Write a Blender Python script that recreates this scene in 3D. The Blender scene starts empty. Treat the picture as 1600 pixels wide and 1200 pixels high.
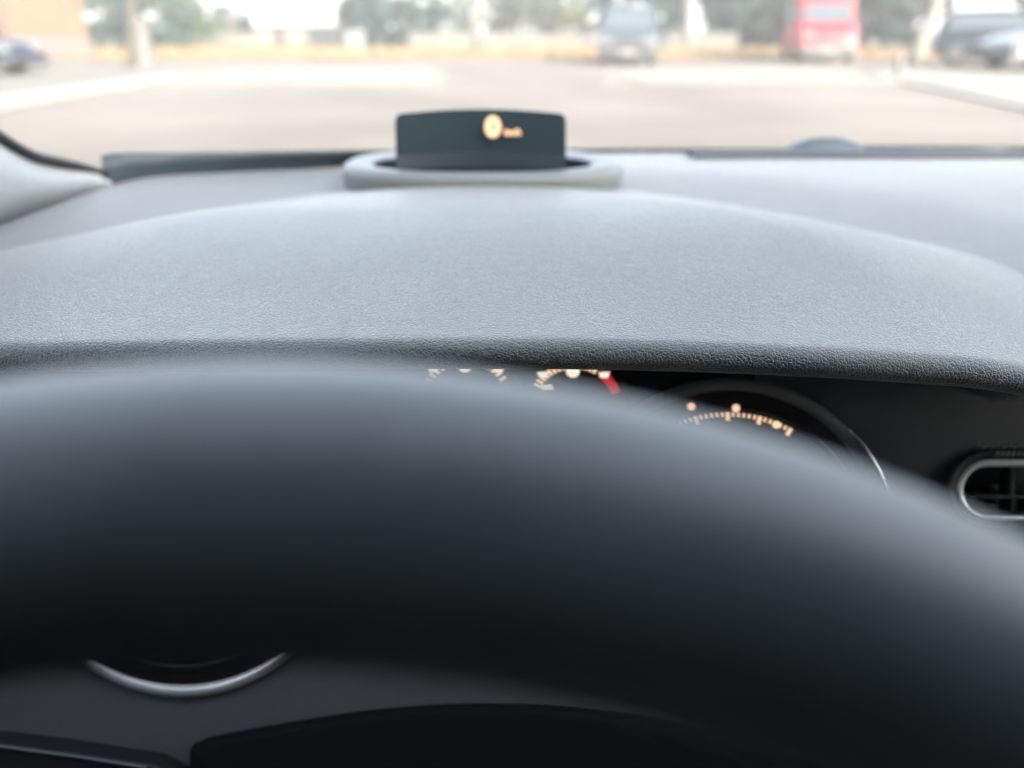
import bpy, bmesh, math, random
from mathutils import Vector, Matrix
R = math.radians
PI = math.pi
scene = bpy.context.scene
COL = scene.collection

# ------------------------------------------------------------------ camera, world, sun, exposure
H = 1.2                     # eye height above the car park
PITCH = R(25.8)             # looking down over the wheel
FPX = 1156.0                # focal length in photograph pixels (1600 wide)
cam_d = bpy.data.cameras.new('camera')
cam_d.sensor_width = 36.0
cam_d.lens = 36.0 * FPX / 1600.0
cam_d.clip_start = 0.01
cam_d.clip_end = 2000.0
cam_d.dof.use_dof = True
cam_d.dof.focus_distance = 0.320
cam_d.dof.aperture_fstop = cam_d.lens / 6.3
cam_d.dof.aperture_blades = 0
cam = bpy.data.objects.new('camera', cam_d)
COL.objects.link(cam)
cam.location = (0, 0, H)
cam.rotation_euler = (PI / 2 - PITCH, 0, 0)
scene.camera = cam

SUN_EL, SUN_AZ = R(25), R(143)          # azimuth clockwise from +Y: behind the car, to its right
world = bpy.data.worlds.new('World')
scene.world = world
world.use_nodes = True
wn = world.node_tree.nodes
bg = wn['Background']
sky = wn.new('ShaderNodeTexSky')
sky.sky_type = 'NISHITA'
sky.sun_disc = False
sky.sun_elevation = SUN_EL
sky.sun_rotation = SUN_AZ
sky.air_density = 1.0
sky.dust_density = 4.5
sky.ozone_density = 0.6
hs = wn.new('ShaderNodeHueSaturation')          # a milky summer sky, paler than clear blue
hs.inputs['Saturation'].default_value = 0.52
world.node_tree.links.new(sky.outputs[0], hs.inputs['Color'])
world.node_tree.links.new(hs.outputs[0], bg.inputs['Color'])
bg.inputs['Strength'].default_value = 0.15
sun_d = bpy.data.lights.new('sun', 'SUN')
sun_d.energy = 2.0
sun_d.angle = R(0.5)
sun_d.color = (1.0, 0.95, 0.87)
sun = bpy.data.objects.new('sun', sun_d)
COL.objects.link(sun)
sdir = Vector((math.sin(SUN_AZ) * math.cos(SUN_EL), math.cos(SUN_AZ) * math.cos(SUN_EL), math.sin(SUN_EL)))
sun.rotation_euler = sdir.to_track_quat('Z', 'Y').to_euler()
sun.location = (20, -20, 40)
scene.view_settings.view_transform = 'Standard'
scene.view_settings.look = 'None'
scene.view_settings.gamma = 1.0
EXPOSURE = 3.0
scene.view_settings.exposure = EXPOSURE
EG = 2 ** -EXPOSURE               # lamps and displays are dim next to daylight
scene.cycles.use_denoising = True
scene.cycles.max_bounces = 10
scene.cycles.transparent_max_bounces = 12
scene.cycles.volume_bounces = 1
scene.cycles.sample_clamp_indirect = 6.0

CP, SP = math.cos(PITCH), math.sin(PITCH)


def ray(px, py):
    xc, yc = (px - 800) / FPX, -(py - 600) / FPX
    return Vector((xc, CP + yc * SP, -SP + yc * CP))


def at(px, py, d):            # point at depth d along the viewing axis
    v = ray(px, py) * d
    return Vector((v.x, v.y, v.z + H))


def at_y(px, py, y):          # point at forward distance y
    v = ray(px, py)
    v = v * (y / v.y)
    return Vector((v.x, v.y, v.z + H))


def gnd(px, py, z=0.0):       # point where the ray meets the ground
    v = ray(px, py)
    v = v * ((z - H) / v.z)
    return Vector((v.x, v.y, z))


def gx(px, y, z=0.0):         # lateral offset of image column px at ground distance y
    return (px - 800) / FPX * (y * CP + (H - z) * SP)


# ------------------------------------------------------------------ helpers
def mat(name, col, rough=0.6, metal=0.0, spec=0.5, var=0.0, vscale=4.0, bump=0.0, bscale=60.0, emit=None, estr=0.0, coat=0.0, two=None):
    m = bpy.data.materials.new(name)
    m.use_nodes = True
    nt = m.node_tree
    b = nt.nodes['Principled BSDF']
    b.inputs['Base Color'].default_value = (*col, 1)
    b.inputs['Roughness'].default_value = rough
    b.inputs['Metallic'].default_value = metal
    b.inputs['Specular IOR Level'].default_value = spec
    if coat:
        b.inputs['Coat Weight'].default_value = coat
        b.inputs['Coat Roughness'].default_value = 0.28
    tc = nt.nodes.new('ShaderNodeTexCoord')
    if var or two:
        n = nt.nodes.new('ShaderNodeTexNoise')
        n.inputs['Scale'].default_value = vscale
        n.inputs['Detail'].default_value = 5
        nt.links.new(tc.outputs['Object'], n.inputs['Vector'])
        r = nt.nodes.new('ShaderNodeValToRGB')
        c0 = tuple(max(0, c * (1 - var)) for c in col)
        c1 = two if two else tuple(min(1, c * (1 + var)) for c in col)
        r.color_ramp.elements[0].color = (*c0, 1)
        r.color_ramp.elements[1].color = (*c1, 1)
        r.color_ramp.elements[0].position = 0.35
        r.color_ramp.elements[1].position = 0.65
        nt.links.new(n.outputs['Fac'], r.inputs['Fac'])
        nt.links.new(r.outputs['Color'], b.inputs['Base Color'])
    if bump:
        n2 = nt.nodes.new('ShaderNodeTexNoise')
        n2.inputs['Scale'].default_value = bscale
        n2.inputs['Detail'].default_value = 3
        nt.links.new(tc.outputs['Object'], n2.inputs['Vector'])
        bp = nt.nodes.new('ShaderNodeBump')
        bp.inputs['Strength'].default_value = 1.0
        bp.inputs['Distance'].default_value = bump
        nt.links.new(n2.outputs['Fac'], bp.inputs['Height'])
        nt.links.new(bp.outputs['Normal'], b.inputs['Normal'])
    if emit:
        b.inputs['Emission Color'].default_value = (*emit, 1)
        b.inputs['Emission Strength'].default_value = estr
    return m


def leather(name, col, rough, spec, cell=620.0, depth=0.00027):
    """Moulded soft-touch skin: pebbled cells between fine creases."""
    m = bpy.data.materials.new(name)
    m.use_nodes = True
    nt = m.node_tree
    L = nt.links.new
    b = nt.nodes['Principled BSDF']
    b.inputs['Roughness'].default_value = rough
    b.inputs['Specular IOR Level'].default_value = spec
    b.inputs['Sheen Weight'].default_value = 0.5
    b.inputs['Sheen Roughness'].default_value = 0.45
    tc = nt.nodes.new('ShaderNodeTexCoord')
    nz = nt.nodes.new('ShaderNodeTexNoise')
    nz.inputs['Scale'].default_value = cell * 0.55
    nz.inputs['Detail'].default_value = 2
    L(tc.outputs['Object'], nz.inputs['Vector'])
    mx = nt.nodes.new('ShaderNodeMix')
    mx.data_type = 'VECTOR'
    mx.inputs[0].default_value = 0.0014
    L(tc.outputs['Object'], mx.inputs[4])
    L(nz.outputs['Color'], mx.inputs[5])
    v = nt.nodes.new('ShaderNodeTexVoronoi')
    v.feature = 'DISTANCE_TO_EDGE'
    v.inputs['Scale'].default_value = cell
    L(mx.outputs[1], v.inputs['Vector'])
    mr = nt.nodes.new('ShaderNodeMapRange')
    mr.interpolation_type = 'SMOOTHSTEP'
    mr.inputs['From Max'].default_value = 0.22
    L(v.outputs['Distance'], mr.inputs['Value'])
    n2 = nt.nodes.new('ShaderNodeTexNoise')
    n2.inputs['Scale'].default_value = cell * 0.35
    n2.inputs['Detail'].default_value = 4
    L(tc.outputs['Object'], n2.inputs['Vector'])
    ad = nt.nodes.new('ShaderNodeMath')
    ad.operation = 'MULTIPLY_ADD'
    ad.inputs[1].default_value = 1.3
    L(n2.outputs['Fac'], ad.inputs[0])
    L(mr.outputs['Result'], ad.inputs[2])
    bp = nt.nodes.new('ShaderNodeBump')
    bp.inputs['Strength'].default_value = 1.0
    bp.inputs['Distance'].default_value = depth
    L(ad.outputs[0], bp.inputs['Height'])
    L(bp.outputs['Normal'], b.inputs['Normal'])
    # fine dust lying in the skin, in broad patches
    n3 = nt.nodes.new('ShaderNodeTexNoise')
    n3.inputs['Scale'].default_value = 14.0
    n3.inputs['Detail'].default_value = 6
    L(tc.outputs['Object'], n3.inputs['Vector'])
    cr = nt.nodes.new('ShaderNodeValToRGB')
    cr.color_ramp.elements[0].position = 0.3
    cr.color_ramp.elements[1].position = 0.75
    cr.color_ramp.elements[0].color = (*[c * 0.80 for c in col], 1)
    cr.color_ramp.elements[1].color = (*[c * 1.22 for c in col], 1)
    L(n3.outputs['Fac'], cr.inputs['Fac'])
    rr_m = nt.nodes.new('ShaderNodeMapRange')      # wiped and unwiped areas differ in gloss
    rr_m.inputs['From Min'].default_value = 0.3
    rr_m.inputs['From Max'].default_value = 0.7
    rr_m.inputs['To Min'].default_value = rough - 0.06
    rr_m.inputs['To Max'].default_value = rough + 0.07
    L(n3.outputs['Fac'], rr_m.inputs['Value'])
    L(rr_m.outputs['Result'], b.inputs['Roughness'])
    # scattered pale specks
    v2 = nt.nodes.new('ShaderNodeTexVoronoi')
    v2.inputs['Scale'].default_value = 55.0
    L(tc.outputs['Object'], v2.inputs['Vector'])
    lt = nt.nodes.new('ShaderNodeMath')
    lt.operation = 'LESS_THAN'
    lt.inputs[1].default_value = 0.018
    L(v2.outputs['Distance'], lt.inputs[0])
    m2 = nt.nodes.new('ShaderNodeMix')
    m2.data_type = 'RGBA'
    L(lt.outputs[0], m2.inputs[0])
    L(cr.outputs['Color'], m2.inputs[6])
    m2.inputs[7].default_value = (0.55, 0.55, 0.53, 1)
    L(m2.outputs[2], b.inputs['Base Color'])
    return m


def clear(name):
    m = bpy.data.materials.new(name)
    m.use_nodes = True
    nt = m.node_tree
    nt.nodes.clear()
    t = nt.nodes.new('ShaderNodeBsdfTransparent')
    t.inputs['Color'].default_value = (0.96, 0.975, 0.97, 1)
    o = nt.nodes.new('ShaderNodeOutputMaterial')
    nt.links.new(t.outputs[0], o.inputs['Surface'])
    return m


def tag(o, label=None, cat=None, group=None, kind=None):
    if label: o['label'] = label
    if cat: o['category'] = cat
    if group: o['group'] = group
    if kind: o['kind'] = kind
    return o


def empty(name, loc, rz=0.0, label=None, cat=None, group=None):
    o = bpy.data.objects.new(name, None)
    o.empty_display_size = 0.1
    o.location = loc
    o.rotation_euler = (0, 0, rz)
    COL.objects.link(o)
    return tag(o, label, cat, group)


def root_of(o):
    while o.parent is not None:
        o = o.parent
    return o


def obj(name, bm, m, parent=None, smooth=True, local=False, bevel=0.0, sharp=None, loc=None):
    """Link a bmesh as one object. Vertices are in world space unless local."""
    if parent is not None and not local:
        bmesh.ops.translate(bm, verts=bm.verts, vec=-root_of(parent).location)
    if loc is not None:
        bmesh.ops.translate(bm, verts=bm.verts, vec=-Vector(loc))
    bmesh.ops.recalc_face_normals(bm, faces=bm.faces)
    me = bpy.data.meshes.new(name)
    bm.to_mesh(me)
    bm.free()
    if smooth:
        for p in me.polygons:
            p.use_smooth = True
    o = bpy.data.objects.new(name, me)
    COL.objects.link(o)
    if parent is not None:
        o.parent = parent
    if loc is not None:
        o.location = loc
    me.materials.append(m)
    if bevel:
        md = o.modifiers.new('bevel', 'BEVEL')
        md.width = bevel
        md.segments = 3
        md.limit_method = 'ANGLE'
        md.angle_limit = R(35)
    if smooth and (bevel or sharp):
        try:
            me.set_sharp_from_angle(angle=R(sharp or 40))
        except Exception:
            pass
    return o


def B():
    return bmesh.new()


def box(bm, lo, hi, rot=None, piv=None):
    lo, hi = Vector(lo), Vector(hi)
    vs = [bm.verts.new((x, y, z)) for x in (lo.x, hi.x) for y in (lo.y, hi.y) for z in (lo.z, hi.z)]
    for f in ((0, 1, 3, 2), (4, 6, 7, 5), (0, 4, 5, 1), (2, 3, 7, 6), (0, 2, 6, 4), (1, 5, 7, 3)):
        bm.faces.new([vs[i] for i in f])
    if rot is not None:
        bmesh.ops.rotate(bm, verts=vs, cent=piv or (lo + hi) / 2, matrix=rot)
    return vs


def grid(bm, rows, close_u=False, close_v=False):
    vv = [[bm.verts.new(p) for p in r] for r in rows]
    nr, nc = len(vv), len(vv[0])
    for i in range(nr if close_u else nr - 1):
        for j in range(nc if close_v else nc - 1):
            a, b, c, d = vv[i][j], vv[(i + 1) % nr][j], vv[(i + 1) % nr][(j + 1) % nc], vv[i][(j + 1) % nc]
            try:
                bm.faces.new((a, b, c, d))
            except ValueError:
                pass
    return vv


def tube(bm, pts, rad, n=12, cap=True, closed=False):
    pts = [Vector(p) for p in pts]
    rads = rad if isinstance(rad, (list, tuple)) else [rad] * len(pts)
    rows = []
    up = None
    for i, p in enumerate(pts):
        if closed:
            t = (pts[(i + 1) % len(pts)] - pts[i - 1]).normalized()
        else:
            t = (pts[min(i + 1, len(pts) - 1)] - pts[max(i - 1, 0)]).normalized()
        if up is None:
            up = Vector((0, 0, 1)) if abs(t.z) < 0.9 else Vector((1, 0, 0))
        s = t.cross(up).normalized()
        up = s.cross(t).normalized()
        rows.append([p + (s * math.cos(a) + up * math.sin(a)) * rads[i] for a in (2 * PI * k / n for k in range(n))])
    vv = grid(bm, rows, close_u=closed, close_v=True)
    if cap and not closed:
        bm.faces.new(vv[0][::-1])
        bm.faces.new(vv[-1])


def prism(bm, poly, thick_vec):
    a = [bm.verts.new(p) for p in poly]
    b = [bm.verts.new(Vector(p) + thick_vec) for p in poly]
    bm.faces.new(a)
    bm.faces.new(b[::-1])
    n = len(a)
    for i in range(n):
        bm.faces.new((a[i], b[i], b[(i + 1) % n], a[(i + 1) % n]))


def catmull(pts, n=8):
    pts = [Vector(p) for p in pts]
    out = []
    for i in range(len(pts) - 1):
        p0, p1, p2, p3 = pts[max(i - 1, 0)], pts[i], pts[i + 1], pts[min(i + 2, len(pts) - 1)]
        for k in range(n):
            t = k / n
            out.append(0.5 * ((2 * p1) + (p2 - p0) * t + (2 * p0 - 5 * p1 + 4 * p2 - p3) * t * t + (3 * p1 - p0 - 3 * p2 + p3) * t ** 3))
    out.append(pts[-1])
    return out


def sstep(a, b, x):
    t = min(1, max(0, (x - a) / (b - a)))
    return t * t * (3 - 2 * t)


# ------------------------------------------------------------------ materials
M = {}
M['hood'] = leather('soft_touch_skin', (0.068, 0.073, 0.068), 0.42, 0.90)
M['pad'] = leather('dash_pad_skin', (0.068, 0.072, 0.071), 0.48, 0.68)
M['rim'] = mat('wheel_leather', (0.080, 0.094, 0.100), 0.46, spec=0.70, var=0.16, vscale=30, bump=0.00012, bscale=900)
M['plastic'] = mat('dark_plastic', (0.020, 0.022, 0.026), 0.5, bump=0.00008, bscale=1200)
M['fascia'] = mat('fascia_plastic', (0.030, 0.034, 0.042), 0.55, bump=0.0001, bscale=1000)
M['greypan'] = mat('grey_panel_plastic', (0.125, 0.125, 0.132), 0.6, var=0.03, vscale=200, bump=0.0001, bscale=1200)
M['black'] = mat('gloss_black', (0.008, 0.009, 0.011), 0.25)
M['frit'] = mat('windscreen_edge_black', (0.045, 0.062, 0.074), 0.45)
M['seal'] = mat('seal_rubber', (0.012, 0.016, 0.018), 0.6)
M['chrome'] = mat('satin_chrome', (0.82, 0.83, 0.84), 0.22, metal=1.0)
M['alu'] = mat('satin_aluminium', (0.92, 0.92, 0.91), 0.28, metal=0.45)  # stands for chrome; its bright reflections are put into a paler base colour
M['bezel'] = mat('dark_bezel', (0.20, 0.205, 0.21), 0.45, metal=0.3)
M['trim'] = mat('pillar_fabric', (0.34, 0.355, 0.36), 0.85, var=0.04, vscale=300, bump=0.0002, bscale=800)
M['hud_trim'] = mat('display_surround_plastic', (0.165, 0.172, 0.170), 0.48, spec=0.5)
M['hud_glass'] = mat('tinted_combiner', (0.030, 0.044, 0.052), 0.15, spec=0.5)
M['lit'] = mat('lit_marking', (0.9, 0.7, 0.5), 0.5, emit=(1.0, 0.66, 0.42), estr=1.0 * EG)
M['lit_w'] = mat('lit_white', (0.9, 0.85, 0.8), 0.5, emit=(1.0, 0.84, 0.68), estr=1.0 * EG)
M['lit_r'] = mat('lit_red', (0.5, 0.02, 0.03), 0.5, emit=(1.0, 0.03, 0.06), estr=0.45 * EG)
M['lit_hud'] = mat('lit_amber', (0.9, 0.6, 0.35), 0.5, emit=(1.0, 0.47, 0.20), estr=0.42 * EG)
M['redline'] = mat('red_piping', (0.30, 0.02, 0.05), 0.6)
M['headliner'] = mat('headliner_fabric', (0.05, 0.05, 0.05), 0.9)
M['cabin'] = mat('cabin_dark', (0.015, 0.016, 0.018), 0.8)
M['glass'] = clear('clear_pane')
M['stitch'] = mat('thread', (0.22, 0.22, 0.22), 0.8)
M['paint_grey'] = mat('grey_car_paint', (0.12, 0.13, 0.15), 0.35, metal=0.3, coat=0.15)

# ================================================================== THE CAR THE PICTURE IS TAKEN FROM
def W(x, y, z):               # car cabin coordinates: z relative to the eye
    return Vector((x, y, z + H))


# ---------------- dashboard
dash = empty('dashboard', W(0.1, 0.55, -0.45), label='dark grey soft-touch dashboard with a padded instrument hood behind the steering wheel', cat='dashboard')

CX, HA, HY0, HB, HE = -0.017, 0.309, 0.302, 0.330, 2.4


def hood_s(x, y):
    return ((abs(x - CX) / HA) ** HE + (max(0, y - HY0) / HB) ** HE) ** (1 / HE)


def hood_top(x, y):
    z = -0.1240 + 0.0135 * sstep(0.30, 0.52, y)
    z += 0.0045 * math.exp(-((y - .46) / .09) ** 2)
    z -= 0.0115 * (max(0, x) / 0.22) ** 2 * (1 - sstep(0.3, 0.5, y) * 0.6)
    z -= 0.004 * (min(0, x - CX) / 0.29) ** 2
    return z


def hood_z(x, y):
    s = hood_s(x, y)
    flush = 1 - .62 * math.exp(-((x + .027) / .20) ** 2) * sstep(.42, .58, y)   # runs level into the display surround
    a = hood_top(x, y) - 0.032 * flush * sstep(0.70, 1.28, s) - .0065 * sstep(.47, .62, y)
    b = pad_z(x, y) - .0008
    return (a + b + math.sqrt((a - b) ** 2 + .010 ** 2)) / 2 - .0065 * sstep(1.02, 1.40, s)   # fairs out into the pad


def pad_z(x, y):
    s = hood_s(x, y)
    z = -0.1335 - 0.010 * sstep(1.5, 1.1, s) + 0.004 * sstep(0.45, 0.8, y)
    z -= 0.020 * sstep(-0.34, -0.46, x)
    z -= 0.0055 * math.exp(-((x + .21) / .11) ** 2) * sstep(.55, .78, y)
    return z


# padded hood: height field, rolled front edge, dark underside
xs = [CX - 0.37 + 0.74 * i / 150 for i in range(151)]
ys = [HY0 + 0.40 * j / 90 for j in range(91)]
bm = B()
rows = []
for x in xs:
    r = []
    zf = hood_z(x, HY0)
    dz = (hood_z(x, HY0 + 0.004) - zf) / 0.004
    rr = 0.0074
    # underside, then up round the front roll, then back over the top
    r.append(W(x, HY0 + 0.085, zf - 0.020))
    r.append(W(x, HY0 + 0.045, zf - 2 * rr - 0.002))
    r.append(W(x, HY0 + 0.012, zf - 2 * rr))
    for k in range(0, 13):
        a = -PI / 2 - PI * k / 12
        r.append(W(x, HY0 + math.cos(a) * rr * 1.25, zf - rr + math.sin(a) * rr))
    for y in ys[1:]:
        r.append(W(x, y, hood_z(x, y)))
    rows.append(r)
grid(bm, rows)
obj('instrument_hood', bm, M['hood'], dash)

# dash pad spreading out to the windscreen, with a front roll of its own to the right of the hood
def pad_back(x):              # forward edge follows the curve of the windscreen
    return 0.885 - 0.40 * max(0, (0.16 - x)) ** 1.55 - 0.03 * max(0, x - 0.5) ** 1.5


bm = B()
rows = []
for i in range(121):
    x = -0.50 + 1.60 * i / 120
    y0 = .42 - .075 * max(sstep(.22, .285, x), sstep(-.27, -.33, x))
    r = [W(x, y0 + .055, -0.36), W(x, y0 + .045, -0.20), W(x, y0 + .03, -0.165)]
    yb = pad_back(x)
    for j in range(61):
        y = y0 + (yb - y0) * j / 60
        r.append(W(x, y, pad_z(x, y) - 0.018 * sstep(y0 + .035, y0, y)))
    r.append(W(x, yb + 0.004, pad_z(x, yb) - 0.01))
    r.append(W(x, yb + 0.004, pad_z(x, yb) - 0.05))
    rows.append(r)
grid(bm, rows)
obj('top_pad', bm, M['pad'], dash)

# defroster slot along the windscreen on the passenger side
bm = B()
pp = [at_y(p, y, Y) for p, y, Y in ((1078, 246, .845), (1180, 244, .85), (1320, 243.5, .85), (1480, 244, .85), (1640, 246, .85), (1900, 249, .84))]
rows = []
for p in catmull(pp, 6):
    zz = pad_z(p.x, p.y) + H
    rows.append([Vector((p.x, p.y - .022, zz + .0004)), Vector((p.x, p.y - .020, zz + .004)), Vector((p.x, p.y, zz + .0045)), Vector((p.x, p.y + .012, zz + .0042)), Vector((p.x, p.y + .014, zz))])
grid(bm, rows)
obj('defroster_vent', bm, M['fascia'], dash)

# small dark light sensor near the glass
bm = B()
c = at_y(1550, 246, .85)
box(bm, c + Vector((-.010, -.012, -.012)), c + Vector((.010, .012, .004)))
obj('light_sensor', bm, M['plastic'], dash, bevel=.004)

# instrument cluster: dark plate on a plane facing the driver
GD = 0.440                    # depth of the gauge plane


def gp(px, py, lift=0.0):     # point on the gauge plane, lifted towards the driver
    return at(px, py, GD - lift)


AX = Vector((1, 0, 0))
UPV = Vector((0, SP, CP))
NRM = Vector((0, -CP, SP))    # towards the driver
PXM = GD / FPX                # metres per photo pixel on the gauge plane
bm = B()
prism(bm, [gp(-420, 540, .002), gp(1180, 540, .002), gp(1180, 983, .002), gp(-420, 983, .002)], -NRM * .012)
cluster = obj('instrument_cluster', bm, M['black'], dash, smooth=False)  # shade under the hood put into the black; lower panel stays grey


def disc_ring(bm, c, r0, r1, off=(0, 0), z0=0.0, z1=0.004, n=72, tilt=0.0):
    """Bezel between circle r1 and an inner circle r0 that may sit off centre; rounded top."""
    rows = []
    for k in range(n):
        a = 2 * PI * k / n
        d = AX * math.cos(a) + UPV * math.sin(a)
        o = c + d * r1
        i = c + AX * off[0] + UPV * off[1] + d * r0
        m = (o + i) / 2
        rows.append([o + NRM * z0, o + NRM * (z0 + (z1 - z0) * .7), m + NRM * z1, i + NRM * (z0 + (z1 - z0) * .7), i + NRM * z0])
    grid(bm, rows, close_u=True)


def fan(bm, c, r, n=48, axx=None, upp=None):
    axx, upp = axx or AX, upp or UPV
    vs = [bm.verts.new(c + (axx * math.cos(2 * PI * k / n) + upp * math.sin(2 * PI * k / n)) * r) for k in range(n)]
    bm.faces.new(vs)


M['dialface'] = mat('dial_face', (0.014, 0.010, 0.012), 0.35)
for (px, py, rad, which) in ((285, 836, 250, 'left'), (1140, 842, 250, 'right')):
    c = gp(px, py, .004)
    bm = B()
    fan(bm, c, rad * PXM, 72)
    face = obj('dial_face', bm, M['dialface'], cluster, smooth=False)
    bm = B()
    disc_ring(bm, c, (rad - (11 if which == 'left' else 20)) * PXM, rad * PXM, off=(0, 7 * PXM if which == 'left' else 0), z0=-.004, z1=.003)
    obj('dial_bezel', bm, M['alu'] if which == 'left' else M['bezel'], cluster)  # both rings are chrome; reflected light painted pale left, dim right
    bm = B()
    disc_ring(bm, c, (rad - 52) * PXM, (rad - 42) * PXM, z0=-.004, z1=.002)
    obj('dial_inner_ring', bm, M['plastic'], cluster)
# chrome sliver added as the glint on the right bezel's outer flank
bm = B()
c = gp(1140, 842, .004)
pts = [c + (AX * math.cos(R(a)) + UPV * math.sin(R(a))) * 249 * PXM + NRM * .003 for a in range(10, 46, 3)]
tube(bm, pts, [.0006 + .0011 * math.sin(PI * k / (len(pts) - 1)) for k in range(len(pts))], 8)
obj('dial_edge_trim', bm, M['chrome'], cluster)


def ticks(cpx, cpy, rad, a0, a1, n, ln, wd, m, name, lift=.0075, major=0, face=None, end_col=None):
    bm = B()
    c = gp(cpx, cpy, lift)
    for k in range(n):
        a = R(a0 + (a1 - a0) * k / (n - 1))
        d = AX * math.cos(a) + UPV * math.sin(a)
        t = -AX * math.sin(a) + UPV * math.cos(a)
        L_, w_ = (ln * 1.9, wd * 1.7) if major and k % major == 0 else (ln, wd)
        o = c + d * rad * PXM
        q = [o - t * w_ * PXM / 2, o + t * w_ * PXM / 2, o + t * w_ * PXM / 2 - d * L_ * PXM, o - t * w_ * PXM / 2 - d * L_ * PXM]
        prism(bm, q, NRM * .0006)
    return obj(name, bm, m, cluster, smooth=False)


# right dial: lit scale with glowing marker dots outside it
ticks(1140, 842, 194, 61, 151, 37, 7, 3.4, M['lit'], 'dial_scale', major=6)
for (px, py) in ((1080, 636), (1150, 638), (1213, 664)):
    bm = B()
    c = gp(px, py, .0075)
    fan(bm, c, 6.2 * PXM, 20)
    obj('lit_marker', bm, M['lit'], cluster, smooth=False)
ticks(285, 836, 194, 12, 168, 61, 7, 3.4, M['lit'], 'dial_scale', major=5)
# the two small gauges in the middle
for (cx_, cy_, red) in ((729, 631, False), (898, 638, True)):
    c = gp(cx_, cy_, .0045)
    bm = B()
    fan(bm, c, 84 * PXM, 48)
    obj('small_dial_face', bm, M['dialface'], cluster, smooth=False)
    ticks(cx_, cy_, 72, 62 if red else 34, 150, 15, 11, 5.0, M['lit'], 'small_dial_scale')
    if red:
        ticks(cx_, cy_, 74, 22, 50, 7, 14, 6.5, M['lit_r'], 'small_dial_red_zone')
    bm = B()
    c = gp(cx_ - 3, cy_ - 58, .0078)
    fan(bm, c, 10.5 * PXM, 20)
    obj('lit_marker', bm, M['lit_w'], cluster, smooth=False)
    for sx in (-52, 50) if not red else (-50, 46):
        bm = B()
        c = gp(cx_ + sx, cy_ - 52, .0078)
        prism(bm, [c + AX * (-9 * PXM) + UPV * (4 * PXM), c + AX * (9 * PXM) + UPV * (5 * PXM), c + AX * (5 * PXM) - UPV * (5 * PXM), c + AX * (-6 * PXM) - UPV * (4 * PXM)], NRM * .0005)
        obj('lit_marker', bm, M['lit_w'], cluster, smooth=False)
bm = B()
c = gp(852, 607, .0079)
prism(bm, [c + AX * (-12 * PXM) + UPV * (3 * PXM), c + AX * (10 * PXM) + UPV * (5 * PXM), c + AX * (12 * PXM) - UPV * (4 * PXM), c + AX * (-4 * PXM) - UPV * (5 * PXM)], NRM * .0005)
obj('lit_marker', bm, M['lit_w'], cluster, smooth=False)

# red piping under the lip of the hood
bm = B()
pts = []
for k in range(31):
    x = -0.02 + 0.165 * k / 30
    pts.append(W(x, HY0 + .001, hood_z(x, HY0) - 2 * .0074 - .0004))
tube(bm, pts, .00055, 6)
obj('red_piping', bm, M['redline'], dash)

# lower panel below the gauges and the fascia to the right, both facing the driver
bm = B()
prism(bm, [gp(-900, 985, .0), gp(1200, 985, .0), gp(1200, 1500, .0), gp(-900, 1500, .0)], -NRM * .02)
obj('lower_panel', bm, M['greypan'], dash, smooth=False)
bm = B()
e = [gp(-300, 1148, .016), gp(0, 1162, .016), gp(120, 1178, .016), gp(240, 1197, .016), gp(300, 1230, .016), gp(300, 1500, .016), gp(-300, 1500, .016)]
prism(bm, e, -NRM * .016)
obj('knee_panel', bm, M['plastic'], dash, bevel=.002)
bm = B()
tube(bm, [gp(-300, 1152, .0175), gp(0, 1166, .0175), gp(120, 1182, .0175), gp(228, 1199, .0175)], .0009, 6)
obj('panel_seam', bm, M['bezel'], dash)

VD = .4385                     # the fascia and vent sit a little nearer


def fp(px, py, lift=0.0):
    return at(px, py, VD - lift)


PV = VD / FPX
# fascia with a slot-shaped hole for the vent
VCX0, VCX1, VCY, VR = 1543, 1990, 767, 55


def slot(rad, n=20):
    out = []
    for k in range(n + 1):
        a = R(90 + 180 * k / n)
        out.append((VCX0 + rad * math.cos(a), VCY - rad * math.sin(a)))
    for k in range(1, 24):
        out.append((VCX0 + (VCX1 - VCX0) * k / 24, VCY + rad))
    for k in range(n + 1):
        a = R(270 + 180 * k / n)
        out.append((VCX1 + rad * math.cos(a), VCY - rad * math.sin(a)))
    for k in range(1, 24):
        out.append((VCX1 + (VCX0 - VCX1) * k / 24, VCY - rad))
    return out


bm = B()
inner = slot(VR)
n = len(inner)
outer = []
for (x, y) in inner:
    dx, dy = x - (VCX0 + VCX1) / 2, y - VCY
    k = min(608 / max(abs(dx), 1e-3), (262 if dy < 0 else 700) / max(abs(dy), 1e-3))
    outer.append(((VCX0 + VCX1) / 2 + dx * k, VCY + dy * k))
grid(bm, [[fp(*inner[i], -.03), fp(*inner[i]), fp(*outer[i]), fp(*outer[i], -.02)] for i in range(n)], close_u=True)
obj('fascia_panel', bm, M['fascia'], dash, sharp=40)
bm = B()
prism(bm, [fp(1210, 560, -.03), fp(2700, 560, -.03), fp(2700, 1500, -.03), fp(1210, 1500, -.03)], -NRM * .006)
obj('fascia_backing', bm, M['seal'], dash, smooth=False)

vent = None
bm = B()


def slot_ring(bm, r_in, r_out, z0, z1):
    a, b, c = slot(r_out), slot((r_in + r_out) / 2), slot(r_in)
    grid(bm, [[fp(*a[i], z0), fp(*a[i], z0 + (z1 - z0) * .6), fp(*b[i], z1), fp(*c[i], z0 + (z1 - z0) * .6), fp(*c[i], z0)] for i in range(len(a))], close_u=True)


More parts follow.
